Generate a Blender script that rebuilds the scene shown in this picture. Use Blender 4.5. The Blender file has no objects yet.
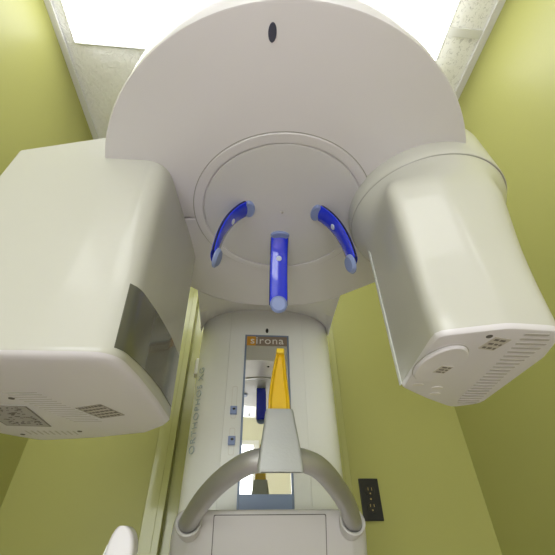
import bpy, bmesh, math, random
from math import sin, cos, pi, radians
from mathutils import Vector, Matrix

random.seed(4)
ZO = 1.05                      # height of the lens above the floor; plan heights below are given relative to it
S = bpy.context.scene
COL = S.collection

# ------------------------------------------------------------------ materials
def mat(name, col, rough=0.5, metal=0.0, coat=0.0, bump=0.0, bscale=200.0, var=0.0, vscale=8.0, spec=0.5, trans=0.0, ior=1.45, emit=None, estr=0.0):
    m = bpy.data.materials.new(name); m.use_nodes = True
    nt = m.node_tree; b = nt.nodes['Principled BSDF']
    b.inputs['Base Color'].default_value = (*col, 1)
    b.inputs['Roughness'].default_value = rough
    b.inputs['Metallic'].default_value = metal
    b.inputs['Coat Weight'].default_value = coat
    b.inputs['Coat Roughness'].default_value = 0.06
    b.inputs['Specular IOR Level'].default_value = spec
    b.inputs['Transmission Weight'].default_value = trans
    b.inputs['IOR'].default_value = ior
    if emit:
        b.inputs['Emission Color'].default_value = (*emit, 1); b.inputs['Emission Strength'].default_value = estr
    tc = nt.nodes.new('ShaderNodeTexCoord')
    if var > 0:
        n = nt.nodes.new('ShaderNodeTexNoise'); n.inputs['Scale'].default_value = vscale; n.inputs['Detail'].default_value = 4
        nt.links.new(tc.outputs['Object'], n.inputs['Vector'])
        mx = nt.nodes.new('ShaderNodeMix'); mx.data_type = 'RGBA'
        mx.inputs['A'].default_value = (*[c*(1-var) for c in col], 1); mx.inputs['B'].default_value = (*[min(1, c*(1+var)) for c in col], 1)
        nt.links.new(n.outputs['Fac'], mx.inputs['Factor']); nt.links.new(mx.outputs['Result'], b.inputs['Base Color'])
    if bump > 0:
        n2 = nt.nodes.new('ShaderNodeTexNoise'); n2.inputs['Scale'].default_value = bscale; n2.inputs['Detail'].default_value = 3
        nt.links.new(tc.outputs['Object'], n2.inputs['Vector'])
        bp = nt.nodes.new('ShaderNodeBump'); bp.inputs['Strength'].default_value = bump; bp.inputs['Distance'].default_value = 0.002
        nt.links.new(n2.outputs['Fac'], bp.inputs['Height']); nt.links.new(bp.outputs['Normal'], b.inputs['Normal'])
    return m

M = dict(
    white=mat('white_plastic', (.78, .765, .79), .32, coat=.35, var=.012, vscale=3),
    cream_p=mat('cream_plastic', (.60, .60, .54), .30, coat=.45, var=.012, vscale=3),
    colw=mat('column_plastic', (.86, .87, .84), .34, coat=.3, var=.012, vscale=3),
    console_p=mat('console_plastic', (.56, .55, .53), .4, coat=.2, var=.01, vscale=3),
    hub=mat('hub_plastic', (.72, .72, .73), .45, coat=.1, var=.01),
    ring=mat('ring_plastic', (.74, .72, .67), .4, coat=.1),
    seam=mat('dark_seam', (.12, .11, .10), .8),
    slot=mat('slot_shade', (.50, .48, .45), .6),
    grey=mat('vent_grey', (.42, .41, .38), .6),
    olive=mat('olive_wall_paint', (.39, .39, .122), .40, bump=.12, bscale=260, var=.03, vscale=2, spec=.4),
    casing=mat('olive_gloss_paint', (.42, .425, .155), .22, coat=.4, bump=.1, bscale=150, spec=.5),
    blue=mat('blue_plastic', (.012, .035, .72), .12, coat=.8, spec=.6),
    bluedark=mat('dark_edge_plastic', (.004, .005, .03), .25),
    lilac=mat('pale_blue_plastic', (.27, .34, .60), .35),
    button=mat('button_plastic', (.60, .66, .78), .3),
    navy=mat('logo_navy', (.07, .075, .12), .3),
    alu=mat('brushed_aluminium', (.46, .455, .45), .36, metal=.65, bump=.15, bscale=400, var=.06, vscale=30),
    silver=mat('cast_silver', (.42, .435, .42), .45, metal=.2, bump=.15, bscale=300),
    yellow=mat('yellow_plastic', (.72, .46, .012), .25, coat=.4),
    yellowd=mat('yellow_plastic_rim', (.80, .56, .02), .3, coat=.3),
    glass=mat('smoked_window', (.13, .13, .09), .14, coat=.5, spec=.7),
    mirror=mat('mirror_glass', (.90, .91, .88), .015, metal=1.0),
    frame=mat('blue_grey_frame', (.20, .25, .36), .35, metal=.2),
    strip=mat('blue_grey_strip', (.27, .35, .55), .3),
    brown=mat('logo_brown', (.26, .20, .15), .4),
    orange=mat('logo_orange', (.62, .30, .03), .4),
    letter=mat('letter_white', (.75, .72, .66), .5),
    lettergrey=mat('letter_grey', (.46, .53, .58), .5),
    label=mat('label_paper', (.56, .53, .46), .5),
    ink=mat('label_ink', (.17, .155, .13), .6),
    black=mat('black_plastic', (.012, .012, .012), .35),
    brass=mat('brass_screw', (.5, .38, .15), .35, metal=.8),
    trim=mat('grid_white', (.72, .72, .70), .45),
    floor=mat('beige_floor', (.86, .74, .84), .5, var=.05, vscale=5),
    door=mat('door_white', (.85, .85, .83), .4),
    cream=mat('cream_wall_paint', (.80, .785, .60), .5, bump=.1, bscale=200),
    clear=mat('clear_edge', (.75, .78, .72), .08, coat=.5),
    diff=mat('lamp_diffuser', (.9, .9, .9), .5, emit=(.98, .99, 1), estr=3.6),
    fill_diff=mat('fill_lamp_diffuser', (.9, .9, .9), .5, emit=(.97, .98, 1), estr=1.6),  # glow of the fill lamps added behind the camera
    fill_pane=mat('fill_window_glow', (.9, .9, .9), .3, emit=(.94, .98, 1), estr=3.0),  # glow of the added window, invented as a front fill
)

def tile_mat(name, base, stucco):
    m = bpy.data.materials.new(name); m.use_nodes = True
    nt = m.node_tree; b = nt.nodes['Principled BSDF']; b.inputs['Roughness'].default_value = .85
    tc = nt.nodes.new('ShaderNodeTexCoord')
    n = nt.nodes.new('ShaderNodeTexNoise'); n.inputs['Scale'].default_value = 45 if stucco else 90; n.inputs['Detail'].default_value = 6; n.inputs['Roughness'].default_value = .6
    n.inputs['Distortion'].default_value = 1.2
    nt.links.new(tc.outputs['Object'], n.inputs['Vector'])
    r = nt.nodes.new('ShaderNodeValToRGB')
    e = r.color_ramp.elements
    if stucco:
        e[0].position = .3; e[0].color = (*[c*.93 for c in base], 1); e[1].position = .6; e[1].color = (*base, 1)
    else:
        e[0].position = .36; e[0].color = (*[c*.72 for c in base], 1); e[1].position = .46; e[1].color = (*base, 1)
    nt.links.new(n.outputs['Fac'], r.inputs['Fac']); nt.links.new(r.outputs['Color'], b.inputs['Base Color'])
    bp = nt.nodes.new('ShaderNodeBump'); bp.inputs['Strength'].default_value = 1.0 if stucco else .5; bp.inputs['Distance'].default_value = .008 if stucco else .003
    nt.links.new(n.outputs['Fac'], bp.inputs['Height']); nt.links.new(bp.outputs['Normal'], b.inputs['Normal'])
    return m
M['stucco'] = tile_mat('stucco_tile', (.93, .93, .93), True)
M['fissured'] = tile_mat('fissured_tile', (.92, .92, .91), False)

# ------------------------------------------------------------------ mesh helpers
def add_loft(bm, rings, cap0=True, cap1=True, closed=True):
    vs = [[bm.verts.new(p) for p in r] for r in rings]
    n = len(rings[0])
    for a, b in zip(vs[:-1], vs[1:]):
        for i in range(n if closed else n-1):
            j = (i+1) % n
            try: bm.faces.new((a[i], a[j], b[j], b[i]))
            except ValueError: pass
    if cap0: bm.faces.new(list(reversed(vs[0])))
    if cap1: bm.faces.new(vs[-1])
    return vs

def add_box(bm, x0, x1, y0, y1, z0, z1):
    v = [bm.verts.new((x, y, z)) for z in (z0, z1) for x, y in ((x0, y0), (x1, y0), (x1, y1), (x0, y1))]
    for f in ((0, 3, 2, 1), (4, 5, 6, 7), (0, 1, 5, 4), (1, 2, 6, 5), (2, 3, 7, 6), (3, 0, 4, 7)):
        bm.faces.new([v[i] for i in f])

def circle(cx, cy, r, n=64, a0=0, a1=2*pi, ry=None):
    ry = ry or r
    return [(cx+r*cos(a0+(a1-a0)*i/n), cy+ry*sin(a0+(a1-a0)*i/n)) for i in range(n)]

def lift(pts, z): return [(x, y, z) for x, y in pts]

def area2(p): return sum(p[i][0]*p[(i+1) % len(p)][1]-p[(i+1) % len(p)][0]*p[i][1] for i in range(len(p)))

def offset(pts, d):
    """grow (d>0) or shrink a counter-clockwise outline"""
    n = len(pts); out = []
    for i in range(n):
        a, b, c = Vector(pts[i-1]), Vector(pts[i]), Vector(pts[(i+1) % n])
        t1 = (b-a); t2 = (c-b)
        if t1.length < 1e-9: t1 = t2
        if t2.length < 1e-9: t2 = t1
        t1 = t1.normalized(); t2 = t2.normalized()
        m = Vector((t1.y+t2.y, -t1.x-t2.x)); m.normalize()
        k = max(.5, m.dot(Vector((t1.y, -t1.x))))
        q = b+m*(d/k); out.append((q.x, q.y))
    return out

def rounded(ctrl, seg=8):
    """ctrl: list of (x,y,r) counter-clockwise -> outline with filleted corners"""
    out = []; n = len(ctrl)
    for i in range(n):
        p0, p1, p2 = Vector(ctrl[i-1][:2]), Vector(ctrl[i][:2]), Vector(ctrl[(i+1) % n][:2]); r = ctrl[i][2]
        if r <= 0: out.append(tuple(p1)); continue
        d1 = (p0-p1); d2 = (p2-p1); l = min(d1.length, d2.length)*.49
        ang = d1.angle(d2); t = min(l, r/math.tan(ang/2))
        a = p1+d1.normalized()*t; b = p1+d2.normalized()*t
        for k in range(seg+1):
            u = k/seg
            q = a*(1-u)**2+p1*2*u*(1-u)+b*u*u
            out.append((q.x, q.y))
    return out

def polar(pts, c, n=96):
    """resample a star-shaped outline by angle about c"""
    out = []
    for k in range(n):
        a = 2*pi*k/n; d = Vector((cos(a), sin(a))); best = 0
        for i in range(len(pts)):
            p = Vector(pts[i])-Vector(c); q = Vector(pts[(i+1) % len(pts)])-Vector(c); e = q-p
            den = d.x*e.y-d.y*e.x
            if abs(den) < 1e-12: continue
            t = (p.x*e.y-p.y*e.x)/den; u = (p.x*d.y-p.y*d.x)/den
            if t > 0 and -1e-6 <= u <= 1+1e-6: best = max(best, t)
        out.append((c[0]+d.x*best, c[1]+d.y*best))
    return out

def add_tube(bm, path, r, n=20, cap=True, up=Vector((0, 0, 1)), prof=None):
    P = [Vector(p) for p in path]; rings = []
    for i, p in enumerate(P):
        t = (P[min(i+1, len(P)-1)]-P[max(i-1, 0)]).normalized()
        s = t.cross(up).normalized(); u = s.cross(t)
        rr = r[i] if isinstance(r, (list, tuple)) else r
        if prof: rings.append([tuple(p+s*a*rr+u*b*rr) for a, b in prof])
        else: rings.append([tuple(p+s*cos(2*pi*k/n)*rr+u*sin(2*pi*k/n)*rr) for k in range(n)])
    add_loft(bm, rings, cap, cap)

def add_disc(bm, c, nrm, r, t, n=32, rx=None, bev=.25):
    """flat round button: centre c, facing nrm, radius r, thickness t"""
    nrm = Vector(nrm).normalized(); s = nrm.orthogonal().normalized()
    if abs(nrm.z) >= .99: s = Vector((1, 0, 0))
    else: s = nrm.cross(Vector((0, 0, 1))).normalized()
    u = s.cross(nrm).normalized(); c = Vector(c); rx = rx or r
    rings = []
    for h, k in ((0, 1), (t*(1-bev*2), 1), (t*(1-bev), 1-bev*t/r), (t, 1-2*bev*t/r)):
        rings.append([tuple(c+nrm*h+s*cos(2*pi*i/n)*rx*k+u*sin(2*pi*i/n)*r*k) for i in range(n)])
    add_loft(bm, rings)

ASM = None    # (pivot in drawing units, pivot in the room, size factor) while the overhead assembly is being built
def part(name, bm, m, parent=None, smooth=True, bevel=0.0, label=None, angle=35, seg=3):
    bmesh.ops.recalc_face_normals(bm, faces=bm.faces)
    me = bpy.data.meshes.new(name)
    off = Vector((0, 0, ZO))
    if ASM:
        for v in bm.verts: v.co = ASM[1]+(v.co-ASM[0])*ASM[2]
    if parent is not None:
        w = parent.location.copy()
        q = parent.parent
        while q is not None: w = w+q.location; q = q.parent
        off = off-w
    bmesh.ops.translate(bm, verts=bm.verts, vec=off)
    if smooth:
        for f in bm.faces: f.smooth = True
        for e in bm.edges:
            if len(e.link_faces) == 2 and e.calc_face_angle(0) > radians(angle): e.smooth = False
    bm.to_mesh(me); bm.free()
    me.materials.append(M[m] if isinstance(m, str) else m)
    o = bpy.data.objects.new(name, me); COL.objects.link(o); o.parent = parent
    if bevel > 0:
        b = o.modifiers.new('bevel', 'BEVEL'); b.width = bevel; b.segments = seg; b.limit_method = 'ANGLE'; b.angle_limit = radians(40)
        if smooth: b.harden_normals = False
    if label: o['label'] = label
    return o

def thing(name, loc, label, cat):
    o = bpy.data.objects.new(name, None); COL.objects.link(o); o.location = loc
    o.empty_display_size = .05
    o['label'] = label; o['category'] = cat
    return o

def struct(name, bm, m, parent=None, bevel=0.0, smooth=False):
    o = part(name, bm, m, parent, smooth, bevel)
    if parent is None: o['kind'] = 'structure'
    return o

def text_mesh(body, size, matrix, depth=.0006, sx=1.0, off=0.0):
    cu = bpy.data.curves.new('t', 'FONT'); cu.body = body; cu.size = size; cu.extrude = depth; cu.align_x = 'CENTER'; cu.align_y = 'CENTER'; cu.offset = off
    cu.space_character = sx
    o = bpy.data.objects.new('t', cu); COL.objects.link(o)
    dg = bpy.context.evaluated_depsgraph_get(); dg.update()
    me = bpy.data.meshes.new_from_object(o.evaluated_get(dg))
    bm = bmesh.new(); bm.from_mesh(me); bmesh.ops.transform(bm, matrix=matrix, verts=bm.verts)
    bpy.data.objects.remove(o); bpy.data.curves.remove(cu); bpy.data.meshes.remove(me)
    return bm

# ------------------------------------------------------------------ the room
XL, XR, YB, YF, ZC, ZF = -.729, .809, 1.315, -2.4, 1.45, -1.05
YA, WL, WR = -.45, -2.0, 2.1      # the alcove opens at YA into a wider room
def box_obj(fn, name, m, *b, **k):
    bm = bmesh.new(); add_box(bm, *b); return fn(name, bm, m, **k)
box_obj(struct, 'floor', 'floor', WL-.1, WR+.1, YF-.1, YB+.1, ZF-.1, ZF)
box_obj(struct, 'wall_left', 'olive', XL-.1, XL, YA, YB+.1, ZF, ZC+.12)
box_obj(struct, 'wall_right', 'olive', XR, XR+.1, YA, YB+.1, ZF, ZC+.12)
box_obj(struct, 'wall_left', 'cream', WL-.1, WL, YF-.1, YA+.1, ZF, ZC+.12)
box_obj(struct, 'wall_right', 'cream', WR, WR+.1, YF-.1, YA+.1, ZF, ZC+.12)
box_obj(struct, 'wall_left', 'cream', WL, XL-.1, YA, YA+.1, ZF, ZC+.12)
box_obj(struct, 'wall_right', 'cream', XR+.1, WR, YA, YA+.1, ZF, ZC+.12)
box_obj(struct, 'wall_front', 'cream', WL, WR, YF-.1, YF, ZF, ZC+.12)
# back wall with an opening for the painted door behind the machine
DX0, DX1, DZ = -.24, .325, .99
bm = bmesh.new()
add_box(bm, XL, DX0, YB, YB+.1, ZF, ZC+.12); add_box(bm, DX1, XR, YB, YB+.1, ZF, ZC+.12); add_box(bm, DX0, DX1, YB, YB+.1, DZ, ZC+.12)
struct('wall_back', bm, 'olive')
box_obj(struct, 'door_1', 'casing', DX0, DX1, YB+.015, YB+.05, ZF, DZ)
def casing(name, x0, x1, hx):
    bm = bmesh.new()
    add_box(bm, x0, x1, YB-.012, YB, ZF, DZ+.06)
    w = x1-x0
    a, b = (x1-w*.35, x1) if hx else (x0, x0+w*.35)
    add_box(bm, a, b, YB-.02, YB-.0121, ZF, DZ+.06)
    return struct(name, bm, 'casing', bevel=.002)
casing('trim_1', DX0-.062, DX0, True); casing('trim_2', DX1, DX1+.034, False)
bm = bmesh.new(); add_box(bm, DX0-.062, DX1+.034, YB-.016, YB, DZ+.06, DZ+.12); struct('trim_3', bm, 'casing', bevel=.002)
# glowing window added behind the photographer as fill light on the machine's fronts
fill_wnd = None
bm = bmesh.new()
for b in ((-1.7, -1.64, -.75, 1.0), (.09, .15, -.75, 1.0), (-1.64, .09, -.75, -.69), (-1.64, .09, .95, 1.0), (-.80, -.76, -.69, .95)): add_box(bm, b[0], b[1], YF, YF+.03, b[2], b[3])
fill_wnd = struct('fill_window_1', bm, 'door', bevel=.003)
bm = bmesh.new(); add_box(bm, -1.64, -.80, YF, YF+.012, -.69, .95); part('fill_pane', bm, 'fill_pane', fill_wnd, smooth=False)
bm = bmesh.new(); add_box(bm, -.76, .09, YF, YF+.012, -.69, .95); part('fill_pane', bm, 'fill_pane', fill_wnd, smooth=False)

# ceiling: slab plus tiles
box_obj(struct, 'ceiling', 'stucco', WL, WR, YF, YB, ZC+.004, ZC+.10)
FX0, FX1 = -.663, .645
bm = bmesh.new(); add_box(bm, FX1+.004, XR, YA, .358, ZC-.0005, ZC+.004); add_box(bm, FX1+.004, XR, .384, YB, ZC-.0005, ZC+.004)
struct('trim_4', bm, 'fissured')
bm = bmesh.new()   # wall angle and grid bars
add_box(bm, XL, XL+.022, YA, YB, ZC-.010, ZC-.002)
add_box(bm, XR-.026, XR, YA, YB, ZC-.010, ZC-.002)
add_box(bm, XL+.022, XR-.026, YB-.022, YB, ZC-.010, ZC-.002)
add_box(bm, FX1-.004, XR-.026, .356, .384, ZC-.007, ZC-.0006)
struct('trim_5', bm, 'trim', bevel=.0015)

def lamp(y0, y1, label, dm='diff', X0=FX0, X1=FX1):
    FX0, FX1 = X0, X1
    t = thing('ceiling_light', ((FX0+FX1)/2, (y0+y1)/2, ZO+ZC), label, 'light')
    bm = bmesh.new()
    for b in ((FX0-.006, FX1+.006, y0-.006, y0+.014), (FX0-.006, FX1+.006, y1-.008, y1+.004), (FX0-.006, FX0+.004, y0+.014, y1-.008), (FX1-.004, FX1+.006, y0+.014, y1-.008)):
        add_box(bm, *b, ZC-.012, ZC+.003)
    part('light_frame', bm, 'trim', t, smooth=False, bevel=.001)
    bm = bmesh.new(); add_box(bm, FX0+.004, FX1-.004, y0+.014, y1-.008, ZC-.034, ZC+.002)
    part('diffuser', bm, dm, t, smooth=False)
lamp(.08, .505, 'long white fluorescent ceiling light directly above the x-ray machine')
lamp(-1.35, -.75, 'added ceiling fill light, out of view straight behind the photographer', 'fill_diff')  # this lamp and its neighbours are added to brighten fronts and floor bounce
lamp(-1.35, -.75, 'added ceiling fill light, out of view behind the photographer to the left', 'fill_diff', -1.75, -.95)
lamp(-1.35, -.75, 'added ceiling fill light, out of view behind the photographer to the right', 'fill_diff', 1.0, 1.8)

# ------------------------------------------------------------------ the x-ray machine
CX = .056
mach = thing('panoramic_xray_machine', (CX, 1.08, 0), 'white dental panoramic x-ray machine with rotating overhead arm, two heads and a mirror column', 'x-ray machine')
ZU = .62       # underside of the arm

# column -----------------------------------------------------------
side_l = [(-.061, .952), (-.085, .9535), (-.108, .958), (-.128, .967), (-.143, .981), (-.152, .999), (-.155, 1.03)]
def mir(p): return (2*.0505-p[0], p[1])
core = [(-.058, .957), (-.10, .966), (-.13, .98), (-.14, 1.0), (-.145, 1.22), (.246-.0, 1.22)]
core = [(-.060, .958), (-.120, .972), (-.142, .998), (-.150, 1.05), (-.150, 1.24), (.251, 1.24), (.251, 1.05), (.243, .998), (.221, .972), (.161, .958)]
bm = bmesh.new(); add_loft(bm, [lift(core, z) for z in (ZF, .70)]); part('column_core', bm, 'ring', mach, smooth=True)
bm = bmesh.new(); add_box(bm, -.10, .20, 1.24, YB-.021, .2, .5); part('wall_mount', bm, 'grey', mach, smooth=False)
def cover(flip):
    out = list(side_l)+[(-.155, 1.23), (-.1505, 1.23), (-.1505, 1.03), (-.141, .991), (-.12, .973), (-.061, .957)]
    if flip: out = [mir(p) for p in out]
    bm = bmesh.new(); add_loft(bm, [lift(out, z) for z in (-1.0, .69)]); part('side_cover', bm, 'colw', mach, angle=50)
cover(False); cover(True)
bm = bmesh.new(); add_box(bm, -.0605, .1615, .950, .9575, -1.0, .69); part('front_panel', bm, 'colw', mach, smooth=False, bevel=.0012)
bm = bmesh.new(); add_box(bm, -.22, .32, .93, YB-.021, ZF, ZF+.05); part('base_plate', bm, 'grey', mach, smooth=False, bevel=.01)

# white clip on the side of the column
bm = bmesh.new(); add_loft(bm, [[(-.151, 1.08, z), (-.173, 1.085, z), (-.178, 1.095, z), (-.178, 1.12, z), (-.151, 1.12, z)] for z in (.452, .506)])
part('side_clip', bm, 'door', mach, smooth=False, bevel=.002)

# mirror -----------------------------------------------------------
mx0, mx1, mz0, mz1 = -.0145, .1185, .072, .523
bm = bmesh.new()
add_box(bm, mx0, mx0+.0055, .9455, .9505, mz0, mz1); add_box(bm, mx1-.0055, mx1, .9455, .9505, mz0, mz1)
add_box(bm, mx0+.0055, mx1-.0055, .9455, .9505, mz1-.005, mz1)
fr = part('mirror_frame', bm, 'frame', mach, smooth=False, bevel=.0008)
bm = bmesh.new(); add_box(bm, mx0+.0055, mx1-.0055, .947, .9503, .105, .4875); part('mirror', bm, 'mirror', mach, smooth=False)
bm = bmesh.new(); add_box(bm, mx0+.0055, mx1-.0055, .946, .9503, mz0, .105); part('mirror_foot_strip', bm, 'strip', mach, smooth=False)
bm = bmesh.new(); add_box(bm, mx0+.0055, mx1-.0055, .9465, .9503, .4875, mz1-.005); lp = part('logo_plate', bm, 'brown', mach, smooth=False)
bm = bmesh.new(); add_box(bm, mx0+.0055, .0175, .9460, .9466, .4875, mz1-.005); part('orange_square', bm, 'orange', lp, smooth=False)
face = Matrix(((1, 0, 0, 0), (0, 0, -1, 0), (0, 1, 0, 0), (0, 0, 0, 1)))    # text lying in XY -> facing -Y
bm = text_mesh('sirona', .0335, Matrix.Translation((.052, .9458, .5035)) @ face @ Matrix.Diagonal((1.12, 1, 1, 1)), .0005, 1.10)
part('logo_lettering', bm, 'letter', lp, smooth=False)
# lettering up the left cover
rot = Matrix.Translation((-.1345, .9688, .308)) @ Matrix.Rotation(radians(-40), 4, 'Z') @ face @ Matrix.Rotation(radians(90), 4, 'Z')
bm = text_mesh('ORTHOPHOS XG', .0270, rot, .0012, 1.14, -.0007)
part('model_lettering', bm, 'lettergrey', mach, smooth=False)
# sight hole above the mirror
bm = bmesh.new(); add_disc(bm, (.052, .9505, .541), (0, -1, 0), .0085, .0015, rx=.0045); part('sight_hole', bm, 'black', mach)
# slots and clips left of the mirror
def rrect(x0, x1, z0, z1, y, r=.004, n=5):
    c = rounded([(x0, z0, r), (x1, z0, r), (x1, z1, r), (x0, z1, r)], n); return [(p[0], y, p[1]) for p in c]
def add_slot_ring(bm, x0, x1, z0, z1, w=.0008, y=.9495, d=.0008):
    a = rrect(x0, x1, z0, z1, y); b = rrect(x0+w, x1-w, z0+w, z1-w, y)
    a2 = [(p[0], y+d, p[2]) for p in a]; b2 = [(p[0], y+d, p[2]) for p in b]
    add_loft(bm, [a2, a, b, b2], False, False)
for z0, z1, zc in ((.288, .362, .296), (.200, .252, .221)):
    bm = bmesh.new(); add_slot_ring(bm, -.0425, -.0285, z0-.012, z1, .0012); sl = part('slide_slot', bm, 'ring', mach, smooth=False)
    bm = bmesh.new(); add_box(bm, -.0445, -.0265, .941, .9495, zc-.011, zc+.010); cl = part('slide_clip', bm, 'lilac', mach, smooth=False, bevel=.0015)
    bm = bmesh.new(); add_disc(bm, (-.0345, .941, zc+.002), (0, -1, 0), .0028, .0008, 16, rx=.004); part('clip_hole', bm, 'black', cl)

ASM = (Vector((.056, .530, .620)), Vector((.0470, .4452, .5208)), .84)    # hub pivot and real size of the rotating assembly
# rotating arm ------------------------------------------------------
AX, AR = .068, .387
arc = circle(AX, .523, AR, 88, pi, 2*pi)+[(AX+AR, .523)]
armo = arc+[(AX+AR, .568), (AX-AR, .568)]
def rings_housing(o, zb, zt, r=.005, taper=.012, top=.03):
    return [lift(offset(o, -r), zb), lift(offset(o, -r*.3), zb+r*.3), lift(o, zb+r), lift(offset(o, -taper), zt-top), lift(offset(o, -taper-.3*top), zt-.3*top), lift(offset(o, -taper-top), zt)]
bm = bmesh.new(); add_loft(bm, rings_housing(armo, ZU, .745, .004, 0.0, .022))
arm = part('rotating_arm', bm, 'white', mach)
bm = bmesh.new(); add_disc(bm, (.0145, .181, ZU+.0005), (0, 0, -1), .0135, .0018, 40, rx=.0065); part('round_emblem', bm, 'navy', arm)

# rear support and neck reaching the column ---------------------------
rear = [(-.310, .571), (.422, .571), (.422, .70), (.372, .775), (.273, .859), (.23, .889), (.17, .912), (.11, .922), (CX, .925), (0, .922), (-.06, .912), (-.12, .889), (-.163, .859), (-.262, .775), (-.310, .70)]
bm = bmesh.new(); add_loft(bm, [lift(offset(rear, -.002), ZU), lift(rear, ZU+.002), lift(rear, .71)])
part('rear_support', bm, 'white', mach)
crease = [(-.163, .859), (-.12, .889), (-.06, .912), (0, .922), (CX, .925), (.11, .922), (.17, .912), (.23, .889), (.273, .859)]
arch_room = [(-.158, 1.0, .555), (-.142, .975, .578), (-.10, .956, .597), (-.03, .949, .612), (CX, .949, .616), (.135, .949, .612), (.203, .956, .597), (.243, .975, .578), (.256, 1.0, .555)]
arch = [tuple(ASM[0]+(Vector(p)-ASM[1])/ASM[2]) for p in arch_room]
def smooth_row(P, n=6):
    out = []
    for i in range(len(P)-1):
        p0 = Vector(P[max(i-1, 0)]); p1 = Vector(P[i]); p2 = Vector(P[i+1]); p3 = Vector(P[min(i+2, len(P)-1)])
        for k in range(n):
            t = k/n
            q = .5*((2*p1)+(-p0+p2)*t+(2*p0-5*p1+4*p2-p3)*t*t+(-p0+3*p1-3*p2+p3)*t**3); out.append(tuple(q))
    out.append(tuple(P[-1])); return out
cr = smooth_row([(x, y, ZU) for x, y in crease]); ar = smooth_row(arch)
mid = [tuple((Vector(a)*.5+Vector(b)*.5)+Vector((0, 0, .004))) for a, b in zip(cr, ar)]
rows = [[(x, y, .72) for x, y, z in cr], cr, mid, ar, [(x, y+.03, .745) for x, y, z in ar]]
bm = bmesh.new(); sect = [[rows[k][i] for k in range(5)] for i in range(len(cr))]
add_loft(bm, sect); part('neck', bm, 'white', mach, angle=30)
bm = bmesh.new(); add_disc(bm, (.083, .862, ZU+.0002), (0, 0, -1), .0048, .004, 20); part('latch_pin', bm, 'black', mach)

# hub with ring --------------------------------------------------------
HX, HY = .064, .542
def annulus(bm, r0, r1, z0, z1, n=96, bev=.001):
    add_loft(bm, [lift(circle(HX, HY, r, n), z) for r, z in ((r0, z1), (r0, z0+bev), (r0+bev, z0), (r1-bev, z0), (r1, z0+bev), (r1, z1))], False, False)
bm = bmesh.new(); annulus(bm, .1840, .2035, ZU-.0035, ZU+.003); rg = part('hub_ring', bm, 'white', mach)
bm = bmesh.new(); annulus(bm, .2040, .2060, ZU-.0006, ZU+.003, bev=.0002); part('ring_seam', bm, 'grey', rg)
bm = bmesh.new()
add_loft(bm, [lift(circle(HX, HY, r, 96), z) for r, z in ((.1815, ZU+.004), (.1815, ZU-.0015), (.1800, ZU-.003), (.17, ZU-.0035), (.05, ZU-.004))])
hub = part('hub', bm, 'hub', mach)
bm = bmesh.new(); add_disc(bm, (.062, .531, ZU-.0035), (0, 0, -1), .0035, .002, 20); part('centre_screw', bm, 'grey', hub)

# temple supports -------------------------------------------------------
def temple(a):
    """hangs from the hub on the side given by angle a (0 = rear, +90 deg = right)"""
    R = Matrix.Rotation(-a, 4, 'Z'); T = Matrix.Translation((.0635, .527, 0)) @ R
    P0, P1, P2 = Vector((0, .076, ZU+.004)), Vector((0, .136, .585)), Vector((0, .150, .456) if a == 0 else (0, .142, .464))
    path = []
    for k in range(17):
        t = k/16; path.append(P0*(1-t)**2+P1*2*t*(1-t)+P2*t*t)
    w = .0212
    prof = [(w*cos(b), .0075*sin(b)) for b in [2*pi*k/24 for k in range(24)]]
    prof = [(max(-w, min(w, x*1.12)), y) for x, y in prof]
    def ring(i, k=1.0, back=0.0, ky=1.0):
        p = path[i]; t = (path[min(i+1, 16)]-path[max(i-1, 0)]).normalized(); s = Vector((1, 0, 0)); u = s.cross(t)
        return [tuple(T @ (p+s*x*k+u*(y*ky+back))) for x, y in prof]
    bm = bmesh.new(); add_loft(bm, [ring(i) for i in range(17)])
    o = part('temple_support', bm, 'blue', mach, label='glossy blue curved temple support')
    # dark backing strip on the far side
    bm = bmesh.new(); add_loft(bm, [ring(i, 1.045, .0008, .5) for i in range(1, 17)]); part('backing_strip', bm, 'bluedark', o)
    tt = (path[16]-path[14]).normalized(); u = Vector((1, 0, 0)).cross(tt)
    inward = -u if u.y > 0 else u
    c = path[16]+inward*.0040
    bm = bmesh.new(); add_disc(bm, T @ (c+tt*.001), (T.to_3x3() @ (inward*.95+Vector((0, 0, -.25)))), .0205, .007, 32, rx=.0205, bev=.35); part('tip_cap', bm, 'lilac', o)
    tm = (path[8]-path[6]).normalized(); um = Vector((1, 0, 0)).cross(tm); inm = -um if um.y > 0 else um
    if inm.z > 0: inm = -inm
    bm = bmesh.new(); add_disc(bm, T @ (path[7]+inm*.0066), T.to_3x3() @ inm, .0068, .0024, 24); part('button', bm, 'button', o)
    bm = bmesh.new(); c0 = T @ Vector((0, .078, ZU-.004))
    prof2 = [(c0+(T.to_3x3() @ Vector((.0235*cos(b), .0135*sin(b), 0)))) for b in [2*pi*k/32 for k in range(32)]]
    add_loft(bm, [[(p.x, p.y, ZU) for p in prof2], [(p.x, p.y, ZU-.0065) for p in prof2], [(c0.x+(p.x-c0.x)*.82, c0.y+(p.y-c0.y)*.82, ZU-.0095) for p in prof2]])
    part('socket_collar', bm, 'lilac', o)
for a in (0, radians(90), radians(-90)): temple(a)

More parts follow.
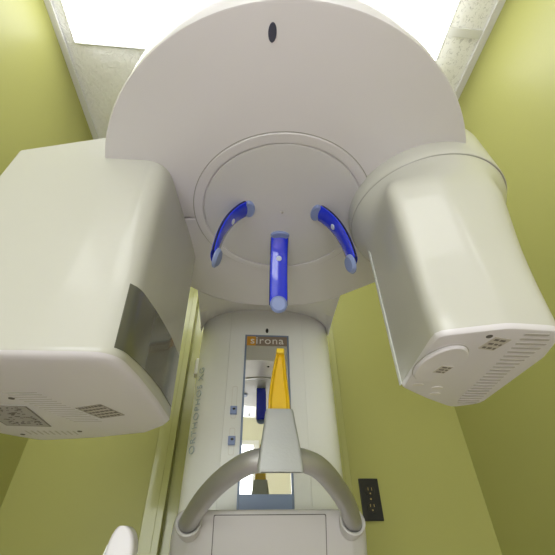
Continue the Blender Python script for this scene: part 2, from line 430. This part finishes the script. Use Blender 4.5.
# detector head (left) ----------------------------------------------------
rear_c = [(-.32, .83, .03), (-.45, .86, .03), (-.51, .80, .03)]
detb = rounded([(-.472, .424, .006), (-.170, .420, .038), (-.158, .50, .02), (-.150, .60, .02), (-.147, .705, .02), (-.162, .735, .03), (-.205, .785, .03)]+rear_c, 8)
dett = rounded([(-.472, .422, .006), (-.184, .418, .052), (-.171, .55, .02), (-.161, .64, .02), (-.156, .71, .02), (-.168, .735, .03), (-.205, .785, .03)]+rear_c, 8)
def dmix(t): return [(p[0]*(1-t)+q[0]*t, p[1]*(1-t)+q[1]*t) for p, q in zip(detb, dett)]
def dtop(x): return min(.735, .63+max(0, x+.472)*(.0925/.121))
def dring(d, z): return [(-.32+(x+.32)*(1+d/.165), .63+(y-.63)*(1+d/.20), z) for x, y in (detb if z < .4 else dett)]
bm = bmesh.new()
top = [(x, y, dtop(x)) for x, y, z in dring(-.002, 0)]
add_loft(bm, [dring(-.0012, .2020), dring(0, .2040), dring(0, .209), [(x, y, .24) for x, y in dmix(.09)], [(x, y, .40) for x, y in dmix(.5)], [(x, y, dtop(x)-.003) for x, y in dett], top])
det = part('detector_head', bm, 'cream_p', mach, angle=40)
# smoked window on the inner face
def at_y(o, y):
    for a, b in zip(o[:-1], o[1:]):
        if a[0] > -.3 and a[1] <= y <= b[1] and b[1] > a[1]: return a[0]+(b[0]-a[0])*(y-a[1])/(b[1]-a[1])
def t_of(z): return 0 if z < .209 else (z-.209)/.031*.09 if z < .24 else .09+(z-.24)/.16*.41
YS = [.4285+(.697-.4285)*k/30 for k in range(31)]
def win_pt(i, z, off):
    o = dmix(t_of(z)); y = YS[i]; p = Vector((at_y(o, y), y)); q = Vector((at_y(o, y+.004), y+.004)); t = (q-p).normalized()
    return (p.x+t.y*off, p.y-t.x*off, z)
r = []
for i in range(31):
    u = i/30; zb = .212+.010*u+.010*sin(pi*u)*.3; zt = .317+.012*u+.004*sin(pi*u); zs = [zb, max(.24, zb+.01), .27, .295, zt]
    r.append([win_pt(i, z, .0014) for z in zs]+[win_pt(i, z, -.001) for z in reversed(zs)])
bm = bmesh.new(); add_loft(bm, r); part('smoked_window', bm, 'glass', det, angle=50)
# belly details
ZD = .1945
def flat(bm, pts, z0=ZD, t=.0012): add_loft(bm, [lift(pts, z0+.0005), lift(pts, z0-t)])
def quad(cx, cy, w, h, a=0):
    c, s = cos(a), sin(a); return [(cx+x*c-y*s, cy+x*s+y*c) for x, y in ((-w/2, -h/2), (w/2, -h/2), (w/2, h/2), (-w/2, h/2))]
bm = bmesh.new(); add_loft(bm, [dring(-.030, .1945), dring(-.014, .1950), dring(-.006, .1962), dring(-.0018, .1985), dring(0, .2015), dring(-.0012, .2022)]); part('bottom_cap', bm, 'white', det, angle=60)
def at_rot(cx, cy, a, u, v): return (cx+u*cos(a)-v*sin(a), cy+u*sin(a)+v*cos(a))
def sticker(name, cx, cy, w, h, a, par, z, m, rows, border=False):
    bm = bmesh.new(); add_loft(bm, [lift(quad(cx, cy, w, h, a), z+.0004), lift(quad(cx, cy, w, h, a), z-.0007)]); s_ = part(name, bm, m, par, smooth=False)
    bm = bmesh.new()
    for r_ in range(rows):
        y = -h/2+h*(r_+.5)/rows; x = -w/2+.003
        while x < w/2-.004:
            ww = random.uniform(.003, .008); xx = min(x+ww, w/2-.002)
            q = [at_rot(cx, cy, a, u, v) for u, v in ((x, y-h*.2/rows), (xx, y-h*.2/rows), (xx, y+h*.2/rows), (x, y+h*.2/rows))]
            add_loft(bm, [lift(q, z-.0006), lift(q, z-.0011)]); x += ww+.0025
    if border: add_loft(bm, [lift(quad(cx, cy, w, h, a), z-.0010), lift(quad(cx, cy, w-.003, h-.003, a), z-.0010)], False, False)
    part('label_print', bm, 'ink', s_, smooth=False)
sticker('rating_label', -.253, .638, .052, .062, radians(-24), det, ZD, 'label', 5, True)
bm = bmesh.new(); flat(bm, quad(-.410, .672, .080, .120, radians(4)), t=.0010); sc = part('mesh_panel', bm, 'grey', det, smooth=False)
bm = bmesh.new()
add_loft(bm, [lift(quad(-.410, .672, .080, .120, radians(4)), ZD-.0011), lift(quad(-.410, .672, .076, .116, radians(4)), ZD-.0011)], False, False)
for k in range(90):
    x = -.410+random.uniform(-.034, .028); y = .672+random.uniform(-.052, .050); add_box(bm, x, x+random.uniform(.002, .006), y, y+.0015, ZD-.0018, ZD-.0009)
part('mesh_pattern', bm, 'ink', sc, smooth=False)
bm = bmesh.new()
for k in range(16):
    y = .553+k*.0098; x = -.372+.0034*k
    p = [(x, y), (x+.052, y-.004), (x+.052, y-.0015), (x, y+.0025)]
    add_loft(bm, [lift(p, ZD+.001), lift(p, ZD-.0004)])
part('vent_slots', bm, 'slot', det, smooth=False); bm = bmesh.new()
for k in range(9):
    x = -.440+k*.0115
    add_box(bm, x, x+.003, .768, .795, ZD-.0004, ZD+.001)
part('vent_slots', bm, 'slot', det, smooth=False)
for x, y in ((-.371, .579), (-.456, .796), (-.334, .769)):
    bm = bmesh.new(); add_disc(bm, (x, y, ZD), (0, 0, -1), .0048, .0008, 20); part('screw', bm, 'seam', det)

# tube head (right) -----------------------------------------------------------
DC = (.380, .498)
bot = rounded([(.223, .351, .016), (.300, .327, .05), (.374, .330, .035), (.398, .40, .03), (.413, .585, .02), (.37, .612, .03), (.30, .565, .04), (.243, .520, .012)], 8)
C0 = (.315, .46)
midc = rounded([(.222, .345, .020), (.300, .324, .06), (.42, .326, .06), (.452, .42, .05), (.458, .60, .04), (.37, .63, .05), (.30, .58, .04), (.243, .515, .015)], 8)
topc = circle(DC[0]-.002, DC[1]-.002, .1615, 96)
B, Mi, T_ = polar(bot, C0), polar(midc, C0), polar(topc, C0)
def mixo(a, b, t): return [(p[0]*(1-t)+q[0]*t, p[1]*(1-t)+q[1]*t) for p, q in zip(a, b)]
ZB = .2
rg_ = [lift(offset(B, -.008), ZB), lift(offset(B, -.003), ZB+.0008), lift(offset(B, -.0006), ZB+.0035), lift(B, ZB+.007)]
bm = bmesh.new(); add_loft(bm, rg_); 
tube_root = None
bm2 = bmesh.new()
rr = [lift(offset(B, -.0008), ZB+.007), lift(offset(mixo(B, Mi, .04), -.0002), ZB+.009)]
for k in range(1, 9): rr.append(lift(mixo(B, Mi, .05+.95*k/8), ZB+.014+(.470-ZB-.014)*k/8))
for k in range(1, 9):
    t = k/8; s = t*t*(3-2*t); rr.append(lift(mixo(Mi, T_, s), .470+(.578-.470)*t))
add_loft(bm2, rr)
tub = part('tube_head', bm2, 'cream_p', mach, angle=50)
bcap = part('bottom_cap', bm, 'white', tub)
bm = bmesh.new()
add_loft(bm, [lift(circle(*DC, r_, 96), z) for r_, z in ((.150, .581), (.1645, .5805), (.1655, .5825), (.1655, .60), (.165, .62), (.163, .70), (.152, .735), (.12, .755))])
drum = part('drum', bm, 'cream_p', tub)
bm = bmesh.new(); add_loft(bm, [lift(circle(*DC, r_, 96), z) for r_, z in ((.1600, .5790), (.1638, .5792), (.1638, .5806), (.1600, .5806))], False, False); part('drum_seam', bm, 'grey', drum)
# underside: round port, labels, vents
def ell(a, b, z): return lift(circle(.2595, .425, a, 64, ry=b), z)
bm = bmesh.new(); add_loft(bm, [ell(.030, .054, ZB+.001), ell(.030, .054, ZB-.003), ell(.028, .052, ZB-.005)]); port = part('round_port', bm, 'white', bcap)
bm = bmesh.new(); add_loft(bm, [ell(.0300, .054, ZB), ell(.0300, .054, ZB-.0008), ell(.0312, .0555, ZB-.0008), ell(.0312, .0555, ZB)], False, False); part('port_seam', bm, 'slot', port)
sticker('port_label', .268, .434, .018, .022, radians(10), port, ZB-.0050, 'label', 3)
sticker('rating_label', .304, .366, .024, .030, radians(12), bcap, ZB, 'label', 3)
bm = bmesh.new(); add_disc(bm, (.287, .348, ZB), (0, 0, -1), .004, .0008, 16); part('screw', bm, 'seam', bcap)
bm = bmesh.new()
def lin(T, y):
    for (y0, x0), (y1, x1) in zip(T[:-1], T[1:]):
        if y <= y1: return x0+(x1-x0)*(y-y0)/(y1-y0)
    return T[-1][1]
for k in range(22):
    y = .338+k*.0114
    xa = lin([(.33, .325), (.396, .336), (.444, .344), (.558, .358), (.59, .370)], y); xb = lin([(.33, .352), (.355, .370), (.44, .374), (.576, .400), (.60, .398)], y)
    pts = rounded([(xa, y, .0015), (xb, y, .0015), (xb, y+.0045, .0015), (xa, y+.0045, .0015)], 3)
    add_loft(bm, [lift(pts, ZB+.0008), lift(pts, ZB-.0008)])
part('vent_ribs', bm, 'slot', bcap, smooth=False)
for x, y in ((.262, .503), (.298, .514), (.306, .540)):
    bm = bmesh.new(); pts = circle(x, y, .009, 20, ry=.005); add_loft(bm, [lift(pts, ZB+.0005), lift(pts, ZB-.0008)]); part('dimple', bm, 'ring', bcap)
# faint measuring strip edge at the inner rear corner
bm = bmesh.new(); add_box(bm, .2405, .2430, .514, .522, ZB+.005, .50); part('edge_strip', bm, 'clear', tub, smooth=False, bevel=.0008)

ASM = None
# console -------------------------------------------------------------------------
cz1, cz0 = .064, -.17
def xs(P, k, dy=0): return [(CX+(x-CX)*k, y+dy, z) for x, y, z in P]
cons = rounded([(-.135, .815, .035), (-.100, .800, .02), (.212, .800, .02), (.247, .815, .035), (.247, .94, .01), (-.135, .94, .01)], 8)
bm = bmesh.new()
add_loft(bm, [[(x, y+.075, z) for x, y, z in lift(offset(cons, -.02), cz0)], [(x, y+.055, z) for x, y, z in lift(cons, -.10)], [(x, y+.0308, z) for x, y, z in lift(cons, -.03)], xs(lift(cons, .025), 1, .0120), xs(lift(cons, .045), .985, .0053), xs(lift(cons, .0605), .955), xs(lift(offset(cons, -.0012), cz1-.0012), .945), xs(lift(offset(cons, -.004), cz1), .935)])
con = part('console', bm, 'console_p', mach, angle=50)
bm = bmesh.new()
def slope(P, d=0.0): return [(x, .800+(.0605-z)*.34-d, z) for x, y, z in P]
a = rrect(-.0545, .1615, -.090, .0560, .8, .003); b = rrect(-.0530, .1600, -.0885, .0545, .8, .003)
add_loft(bm, [slope(a, -.0005), slope(a, .0006), slope(b, .0006), slope(b, -.0005)], False, False)
part('tray_seam', bm, 'seam', con, smooth=False)
bm = bmesh.new(); add_loft(bm, [slope(b, -.001), slope(b, .0010), slope(rrect(-.0515, .1585, -.087, .0530, .8, .003), .0016)])
part('tray', bm, 'console_p', con)

# handle bow ------------------------------------------------------------------------
bp = [(-.102, .797, .040), (-.072, .72, .069), (-.039, .658, .091), (-.003, .615, .107), (.023, .600, .112), (.056, .594, .1135), (.090, .600, .112), (.122, .622, .104), (.160, .680, .084), (.189, .735, .063), (.212, .797, .040)]
path = [Vector(p) for p in smooth_row(bp, 5)]
bm = bmesh.new(); add_tube(bm, path, .0170, 28, up=Vector((0, -.36, .93))); bow = part('handle_bow', bm, 'alu', mach, label='brushed grey metal handle bow')
for i, sx in ((1, -1), (-2, 1)):
    p = Vector(path[i]); d = Vector((0, -.93, .36))
    bm = bmesh.new()
    rings = []
    s = Vector((1, 0, 0)); u = s.cross(d)
    for h, r_ in ((-.03, .0200), (-.004, .0245), (.001, .0240), (.002, .0215), (.0, .0185), (-.02, .0180)):
        rings.append([tuple(p+d*h+s*cos(2*pi*k/36)*r_+u*sin(2*pi*k/36)*r_) for k in range(36)])
    add_loft(bm, rings, True, False); part('handle_socket', bm, 'console_p', con)

# bite-block holder -------------------------------------------------------------------
BX, BY = .0535, .590
def slab(bm, outline, y0, y1, bulge=0.0):
    """outline in X,Z extruded from y0 (front) to y1"""
    a = [(x, y0, z) for x, z in outline]; b = [(x, y1, z) for x, z in outline]
    add_loft(bm, [a, b])
bm = bmesh.new()
rows = []
for z, hw, hd in ((.087, .0340, .020), (.0935, .0345, .021), (.126, .0305, .0215), (.140, .0285, .020), (.165, .0250, .016), (.180, .0232, .0140), (.184, .0220, .0125)):
    o = rounded([(BX-hw, BY-hd, .006), (BX+hw, BY-hd, .006), (BX+hw, BY+hd, .006), (BX-hw, BY+hd, .006)], 4)
    # bottom edge dips at both cheeks and arches over the bow
    def zz(x, y, z=z): return z+((.011*(1-((x-BX)/.0355)**2)+.55*(y-BY+hd)) if z < .093 else (.55*(y-BY+hd)+.008*(1-((x-BX)/.0355)**2) if z < .1 else 0))
    rows.append([(x, y, zz(x, y)) for x, y in o])
add_loft(bm, rows); holder = part('chin_holder', bm, 'silver', mach, angle=40)
# yellow bite piece: tall tapering channel
Lp = [(.0345, .178), (.0350, .203), (.0375, .233), (.0415, .259), (.0460, .277), (.0490, .2880)]
Rp = [(.0715, .178), (.0710, .197), (.0690, .212), (.0668, .237), (.0655, .265), (.0635, .284)]
cl = [(l[0]+.5*(r_[0]-l[0]), .5*(l[1]+r_[1]), .5*(r_[0]-l[0])) for l, r_ in zip(Lp, Rp)]
bm = bmesh.new(); rows = []
for i, (x, z, hw) in enumerate(cl):
    yf = BY-.010; yb = BY+.004; k = min(.003, hw*.4)
    rows.append([(x-hw, yb, z), (x-hw, yf, z), (x-hw+k, yf-.002, z), (x-hw+2*k, yf+.004, z), (x+hw-2*k, yf+.004, z), (x+hw-k, yf-.002, z), (x+hw, yf, z), (x+hw, yb, z)])
add_loft(bm, rows); bite = part('bite_piece', bm, 'yellow', holder, label='bright yellow plastic bite piece', bevel=.0008)
x, z, hw = cl[-1]
bm = bmesh.new(); add_box(bm, x-hw, x+hw, BY-.016, BY+.004, z-.004, z+.006); part('bite_tip', bm, 'yellowd', bite, smooth=False, bevel=.002)

# ------------------------------------------------------------------ wall outlet
out = thing('power_outlet', (.415, YB, ZO+.13), 'black duplex power outlet low on the green back wall right of the machine', 'outlet')
bm = bmesh.new(); add_box(bm, .384, .450, YB-.006, YB-.0003, .072, .190); part('cover_plate', bm, 'black', out, smooth=False, bevel=.002)
for zc in (.154, .108):
    bm = bmesh.new(); add_disc(bm, (.417, YB-.006, zc), (0, -1, 0), .0165, .0022, 32, rx=.0165); rc = part('receptacle', bm, 'black', out)
    bm = bmesh.new()
    for xx in (-.0065, .0055): add_box(bm, .417+xx, .417+xx+.0016, YB-.0088, YB-.0080, zc+.001, zc+.009)
    add_disc(bm, (.417, YB-.0080, zc-.0075), (0, -1, 0), .0024, .0006, 12); part('contact_slots', bm, 'brass', rc, smooth=False)
bm = bmesh.new(); add_disc(bm, (.417, YB-.006, .131), (0, -1, 0), .0028, .001, 16); part('screw', bm, 'brass', out)

# ------------------------------------------------------------------ white upright at lower left
st = thing('plastic_upright', (-.17, .62, 0), 'slim white plastic upright with a rounded top in front of the left wall', 'stand')
bm = bmesh.new()
def up_ring(z):
    if z > 0: k = math.sqrt(max(0, 1-((z-.0)/.031)**2))
    else: k = 1
    l = -.163-(.0 if z > 0 else 0)-.010*k*(1 if z > 0 else 1)+.30*min(0, z) ; r_ = -.163+.019*k
    l = -.168-.013*k+.25*max(-.25, min(0, z)); 
    return rounded([(l, .606, .004), (r_, .606, .006), (r_, .636, .006), (l, .636, .004)], 4)
rows = [lift(up_ring(z), z) for z in (ZF, -.6, -.25, -.08, -.03, 0, .008, .015, .021, .026, .029, .0305)]
add_loft(bm, rows); ub = part('upright_body', bm, 'white', st, angle=60)
bm = bmesh.new(); add_loft(bm, [[(-.1835+.25*z, .609, z), (-.1815+.25*z, .609, z), (-.1815+.25*z, .628, z), (-.1835+.25*z, .628, z)] for z in (-.22, .010)]); part('clear_edge', bm, 'clear', st, smooth=False)

# ------------------------------------------------------------------ camera
cam = bpy.data.cameras.new('camera'); co = bpy.data.objects.new('camera', cam); COL.objects.link(co)
right = Vector((0.9965382, -0.08231436, -0.01166067)); upv = Vector((-0.04198897, -0.61939462, 0.78395614)); fwd = Vector((0.0717534, 0.78075262, 0.62070669))
right.normalize(); fwd = (fwd-right*fwd.dot(right)).normalized(); upv = right.cross(fwd)
m = Matrix((right, upv, -fwd)).transposed().to_4x4(); m.translation = Vector((0, 0, ZO))
co.matrix_world = m
cam.sensor_width = 36; cam.sensor_fit = 'HORIZONTAL'; cam.lens = 346/555*36; cam.clip_start = .01
S.camera = co

# ------------------------------------------------------------------ world and look
w = bpy.data.worlds.new('world'); S.world = w; w.use_nodes = True
w.node_tree.nodes['Background'].inputs[0].default_value = (.9, .92, 1, 1); w.node_tree.nodes['Background'].inputs[1].default_value = .3
S.view_settings.view_transform = 'Standard'; S.view_settings.look = 'None'; S.view_settings.gamma = 1; S.view_settings.use_curve_mapping = False
S.view_settings.exposure = 0.56
